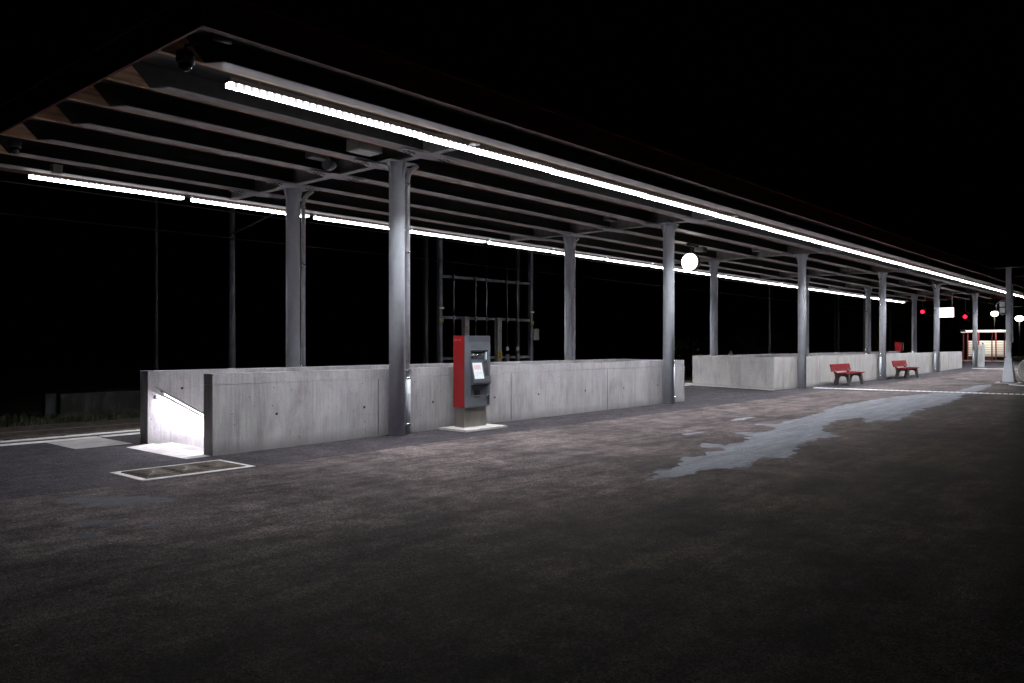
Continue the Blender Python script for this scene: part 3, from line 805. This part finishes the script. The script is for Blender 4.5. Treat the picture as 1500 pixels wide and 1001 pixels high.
MB().box(-.02, .02, -.46, -.151, 2.98, 3.01).build('side_arm', M['galv'], t)
sp = thing('loudspeaker', 'pair of grey speaker panels in an octagonal ring on the mast', 'loudspeaker', (36.3, 6.08, gz(36.4) + 2.98))
b = MB(); ring = [(0, .30 * cos(2 * pi * k / 8 + pi / 8) , .30 * sin(2 * pi * k / 8 + pi / 8)) for k in range(9)]
b.tube(ring, .02, 8); b.build('ring', M['galv'], sp)
MB().box(-.06, .06, -.02, .16, .02, .22).build('panel', M['plastic_white'], sp)
MB().box(-.06, .06, -.02, .16, -.22, -.02).build('panel', M['plastic_white'], sp)

# coil of white pipe at the frame edge
t = thing('pipe_coil', 'white coil of ribbed pipe lying against the mast foot', 'pipe coil', (36.6, 5.22, gz(36.5) + .5), radians(28))
for k in range(6):
    r = .475 - k * .062
    b = MB(); b.tube([(.02 * (k % 2), r * cos(a * pi / 18), r * sin(a * pi / 18)) for a in range(37)], .024, 8, cap=False); b.build('turn', M['plastic_white'], t)
b = MB(); b.tube([(.06, 0, 0), (.09, 0, 0)], .47, 36); b.build('backing', M['plastic_white'], t)

# ------------------------------------------------------------------ hanging display
t = thing('departure_display', 'bright white departure display hanging from the canopy far down the platform', 'display', (50.6, 11.4, 3.1))
MB().box(0, .12, -.46, .46, 0, .6).bevel(.01, 1).build('case', M['signred'], t)
MB().box(-.012, -.001, -.44, .44, .03, .55).build('screen', M['disp_em'], t)
for s in (-.35, .35): MB().box(.04, .08, s - .02, s + .02, .601, 1.545).build('hanger', M['galv'], t)

# ------------------------------------------------------------------ gantry and signals
gx = 76.0
t = thing('signal_gantry', 'grey ladder gantry spanning over the far end of the station', 'gantry', (gx, 13, .3))
MB().box(-.12, .12, 10.6, 10.85, -1.2, 8).build('post', M['galv'], t)
MB().box(-.12, .12, -10.2, -9.95, 0, 8).build('post', M['galv'], t)
b = MB(); b.box(-.06, .06, -9.94, 10.59, 6.75, 6.85); b.box(-.06, .06, -9.94, 10.59, 7.5, 7.6)
for k in range(11): b.box(-.05, .05, -9.5 + k * 1.95, -9.4 + k * 1.95, 6.851, 7.499)
b.build('beam', M['galv'], t)
for y, z, lab in ((18.9, 4.4, 'red railway signal on the left, lower half of a hanging rod'), (15.6, 3.9, 'red railway signal right of the white display')):
    s = thing('railway_signal', lab, 'signal', (gx, y, z), group='red signals far down the line')
    MB().box(0, .2, -.2, .2, -.35, .45).bevel(.05, 2).build('housing', M['black'], s)
    MB().tube([(-.02, 0, 0), (-.001, 0, 0)], .15, 20).build('lamp', M['red_em'], s)
    MB().box(.08, .14, -.03, .03, .451, 7.04 - z).build('hanger', M['galv'], s)

# ------------------------------------------------------------------ shelter
sx0, sy0, sy1 = 68.6, 11.35, 14.35
t = thing('waiting_shelter', 'small lit glass shelter with red posts at the far end of the platform', 'shelter', (sx0, sy0, .3))
D = 1.5; Wd = sy1 - sy0
for x in (0, D):
    for y in (0.15, .95, 2.1, Wd - .15):
        if x == 0 and y == 2.1: continue
        MB().box(x - .04, x + .04, y - .04, y + .04, 0, 2.28).build('post', M['signred'], t)
MB().box(-.15, D + .15, -.05, Wd + .05, 2.32, 2.42).build('roof', M['darkmetal'], t)
MB().box(-.1, -.06, 0, Wd, 2.16, 2.22).build('light_tube', mat('shelter_tube', (.9, .9, .9), .4, emis=(1, .9, .75), estr=.8), t)
b = MB(); b.box(.1, D - .1, .3, Wd - .3, 2.29, 2.315); b.build('ceiling_lamp', mat('shelter_lamp', (.9, .9, .9), .4, emis=(1, .92, .78), estr=9), t)
MB().box(D + .05, D + .06, .1, Wd - .1, .15, 2.15).build('glass', M['glass'], t)
for k in range(9):
    MB().box(D + .03, D + .045, .1, Wd - .1, .35 + k * .135, .35 + k * .135 + .105).build('privacy_stripe', M['shelterwhite'], t)
    MB().box(.3, D - .06, .02, .035, .35 + k * .135, .35 + k * .135 + .105).build('privacy_stripe', M['shelterwhite'], t)
for k in range(3): MB().box(D - .55 + k * .16, D - .42 + k * .16, .4, Wd - .4, .42, .46).build('seat_slat', M['darkmetal'], t)
MB().box(-.03, .03, .95, Wd - .4, .12, .26).build('lower_rail', M['signred'], t)
MB().box(-.2, D + .3, -.2, Wd + .2, -.1, .02).build('floor', M['slab'], t)
MB().box(.02, .04, 1.5, 1.62, 1.25, 1.37).build('notice', M['black'], t)

# street lamps behind
def street_lamp(x, y, zl, label, e):
    s = thing('street_lamp', label, 'street lamp', (x, y, .3), group='warm street lamps on the right')
    MB().tube([(0, 0, 0), (0, 0, zl - .55)], [.06, .04], 10).build('pole', M['darkmetal'], s)
    b = MB(); b.lathe([(.05, zl - .54), (.24, zl - .48), (.36, zl - .34), (.38, zl - .2), (.26, zl - .04), (.05, zl + .0)], 0, 0, 20); h = b.build('lantern', M['warm_em'], s)
    MB().lathe([(.2, zl + .01), (.2, zl + .03), (.1, zl + .1)], 0, 0, 20).build('cap', M['darkmetal'], s)
street_lamp(103.5, 18.3, 4.95, 'glowing street lamp left of the steel mast, behind the shelter', 1)
street_lamp(93.7, 14.4, 4.1, 'glowing street lamp just right of the steel mast', 1)

# ------------------------------------------------------------------ beyond the tracks
def onY(px, Y):
    k = (px - 750) / F; c, s = cos(TH), sin(TH); return Y * (c + k * s) / (s - k * c)
poles = [(340, 24.6, 7.8, .10, 'slim grey catenary mast seen left of the nearest back column'), (229, 30, 8, .06, 'thin dark pole far left beyond the tracks'), (1127, 24.6, 6.2, .08, 'slim grey pole seen left of the third front column'), (1228, 24.6, 7, .09, 'slim pale pole seen between the third column pair'), (1223, 27, 7, .09, 'dark pole just left of a pale slim pole'), (1303, 24.6, 7, .1, 'slim brownish pole right of the fourth front column')]
for px, y, h, r, lab in poles:
    x = onY(px, y)
    t = thing('catenary_mast', lab, 'mast', (x, y, -.62), group='masts beyond the tracks')
    b = MB(); b.tube([(0, 0, 0), (0, 0, h + .6)], [r * 1.3, r * .75], 10); b.build('pole', M['oldsteel'], t)
    MB().tube([(0, 0, .02), (0, 0, .3)], r * 2, 8).build('footing', M['slab'], t)
    if y < 26 and px in (340, 1228): MB().tube([(-.02, -r, 5.9), (-.02, -3.2, 6.4)], .03, 6).build('bracket_arm', M['oldsteel'], t)

y = 24.6; xa, xb = onY(644, y), onY(777, y)
t = thing('catenary_portal', 'tall grey steel frame with thin tension wires beyond the tracks', 'steel frame', (xa, y, -.62))
w = xb - xa
for x0, yy, ms in ((0, 0, 'oldsteel'), (-.12, .75, 'darkmetal'), (w, 0, 'oldsteel'), (w - .1, .75, 'darkmetal')):
    MB().box(x0 - .09, x0 + .09, yy - .09, yy + .09, 0, 8.6).build('post', M[ms], t)
for zz in (5.1, 3.35, 1.6): MB().box(.091, w - .091, -.05, .05, zz - .06, zz + .06).build('crossbar', M['oldsteel'], t)
for px in (665, 697, 713, 743, 758):
    x0 = onY(px, y - .1) - xa
    MB().tube([(x0, -.1, 1.4 if px < 740 else 2.0), (x0, -.1, 8.4)], .014, 6).build('tension_wire', M['chrome'], t)
    for zz in (3.25, 5.0): MB().tube([(x0, -.1, zz), (x0, -.1, zz + .2)], .05, 8).build('wire_clamp', M['oldsteel'], t)
for px in (743, 758):
    x0 = onY(px, y - .1) - xa
    MB().tube([(x0, -.1, 1.9), (x0, -.1, 2.0), (x0, -.1, 2.1)], [.05, .09, .05], 10).build('insulator', M['plastic_white'], t)
    MB().box(x0 - .07, x0 + .07, -.17, -.03, 1.3, 1.75).build('tension_weight', M['oldsteel'], t)
for x0 in (0, w):
    MB().box(x0 - .14, x0 + .14, -.14, -.1, 3.7, 3.78).build('insulator_cap', M['plastic_white'], t)
    MB().box(x0 - .12, x0 + .12, -.13, -.1, 3.15, 3.3).build('warning_plate', M['yellow'], t)
MB().box(w + .12, w + .5, -.12, .0, 2.4, 2.95).build('control_box', M['postgrey'], t)
for px, yel, lab in ((683, 0, 'pale square post with a small lamp mark behind the ticket machine'), (731, 1, 'pale square post with yellow plate right of the ticket machine')):
    x0 = onY(px, 24.2)
    s = thing('marker_post', lab, 'post', (x0, 24.25, -.62), group='pale square posts')
    MB().box(-.13, .13, -.1, .1, 0, 3.4).bevel(.01, 1).build('post', M['postgrey'], s)
    if yel:
        pl = MB().box(-.15, .15, -.115, -.101, 1.55, 1.88).build('number_plate', M['yellow'], s)
        text('2', .3, M['bolt'], pl, (-.09, -.117, 1.61), (pi / 2, 0, 0))
    else: MB().tube([(0, -.101, 2.95), (0, -.112, 2.95)], .07, 14).build('marker_disc', M['yellow'], s)

# overhead wires
for y, z, lab in ((18.0, 4.72, 'thin contact wire over the near track'), (22.2, 4.68, 'thin contact wire over the far track'), (18.0, 6.0, 'upper carrier wire over the near track'), (24.4, 6.6, 'upper feeder wire beyond the far track')):
    b = MB(); b.tube([(-20 + 20 * k, y, z + .12 * sin(k)) for k in range(10)], .013, 5)
    tag(b.build('overhead_wire', M['bolt']), lab, 'wire', 'overhead wires')

# low wall panels left of the stairwell, beyond the tracks
b = MB(); b.box(0, 3.1, 0, .2, 0, .72); b.bevel(.01, 1)
o = b.build('low_wall', concrete_mat('old_concrete', (.03, .03, .03), (.02, .02, .02), .6), None, (9.2, 26.2, -.64)); tag(o, 'low pale concrete wall block beyond the rails at far left', 'wall')
b = MB(); b.box(0, 14, 0, .2, 0, .85); b.bevel(.01, 1)
o = b.build('low_wall', o.data.materials[0], None, (12.6, 27.6, -.62)); tag(o, 'longer low concrete wall starting behind the stairwell corner', 'wall')
t = thing('relay_box', 'small dark trackside box left of the low wall block', 'cabinet', (8.75, 26.1, -.64))
MB().box(0, .3, 0, .3, 0, .75).bevel(.01, 1).build('case', M['darkmetal'], t)
MB().box(.02, .28, -.012, -.001, .05, .7).build('door', M['darkmetal'], t)

# triangular sign
x = onY(1070, 24.8)
t = thing('warning_sign', 'small triangular sign seen just above the slanted parapet end', 'sign', (x, 24.8, -.62))
MB().tube([(0, 0, 0), (0, 0, 1.45)], .03, 8).build('post', M['oldsteel'], t)
b = MB(); b.prism([(-.34, 1.2), (.34, 1.2), (0, 1.82)], 'y', -.045, -.031); b.build('plate', M['postgrey'], t); t.rotation_euler.z = radians(-40)

# ------------------------------------------------------------------ trees and shrubs
def tree(x, y, z, h, r, label, seed, n=2600, bush=False):
    rnd = random.Random(seed)
    t = thing('bush' if bush else 'broadleaf_tree', label, 'bush' if bush else 'tree', (x, y, z), group='bushes and trees beyond the station')
    b = MB()
    if not bush:
        b.tube([(0, 0, 0), (.1, .05, h * .3), (0, .1, h * .7)], [r * .1, r * .07, r * .03], 8)
        for k in range(5):
            a = k * 1.26 + rnd.random(); b.tube([(0.05, .05, h * (.3 + .06 * k)), (cos(a) * r * .6, sin(a) * r * .6, h * (.5 + .07 * k))], [r * .04, r * .015], 6)
    else:
        for k in range(5):
            a = k * 1.26; b.tube([(0, 0, 0), (cos(a) * r * .5, sin(a) * r * .5, h * .6)], [.03, .012], 5)
    b.build('trunk' if not bush else 'stems', M['bark'], t)
    b = MB()
    clumps = []
    for k in range(16):
        a = rnd.random() * 6.28; q = rnd.random() ** .5 * r * .75
        clumps.append((cos(a) * q, sin(a) * q, h * (rnd.uniform(.15, .85) if bush else rnd.uniform(.42, .9)), r * rnd.uniform(.25, .5)))
    for i in range(n):
        c = rnd.choice(clumps); d = Vector((rnd.gauss(0, 1), rnd.gauss(0, 1), rnd.gauss(0, .8))).normalized() * c[3] * rnd.uniform(.5, 1.05)
        p = Vector(c[:3]) + d; s = rnd.uniform(.07, .16) * (.7 if bush else 1.1)
        u = Vector((rnd.gauss(0, 1), rnd.gauss(0, 1), rnd.gauss(0, 1))).normalized(); w_ = u.orthogonal().normalized()
        b.bm.faces.new([b.bm.verts.new(p + q) for q in (-u * s, w_ * s * .6, u * s, -w_ * s * .6)])
    b.build('crown' if not bush else 'foliage', M['leaf'], t)
tree(100, 30, -.6, 7, 4, 'dark tree behind the white display', 3)
tree(118, 22, 0, 9, 4.5, 'dark tree behind the shelter', 4)
tree(112, 12, .3, 8, 4.5, 'dark tree right of the shelter near the street lamps', 5)
for i, (px, yy, lab) in enumerate(((1010, 28, 'dark bush left of the triangular sign'), (1100, 29, 'dark bush beyond the slanted parapet end'), (1160, 28, 'dark bush behind the third front column'), (1210, 30, 'dark bush between slim pale poles'), (1255, 28, 'dark bush left of the fourth back column'), (1325, 30, 'dark bush behind the red bin'))):
    tree(onY(px, yy), yy, -.65, 2.6 + .3 * (i % 3), 2.2, lab, 20 + i, 1500, True)
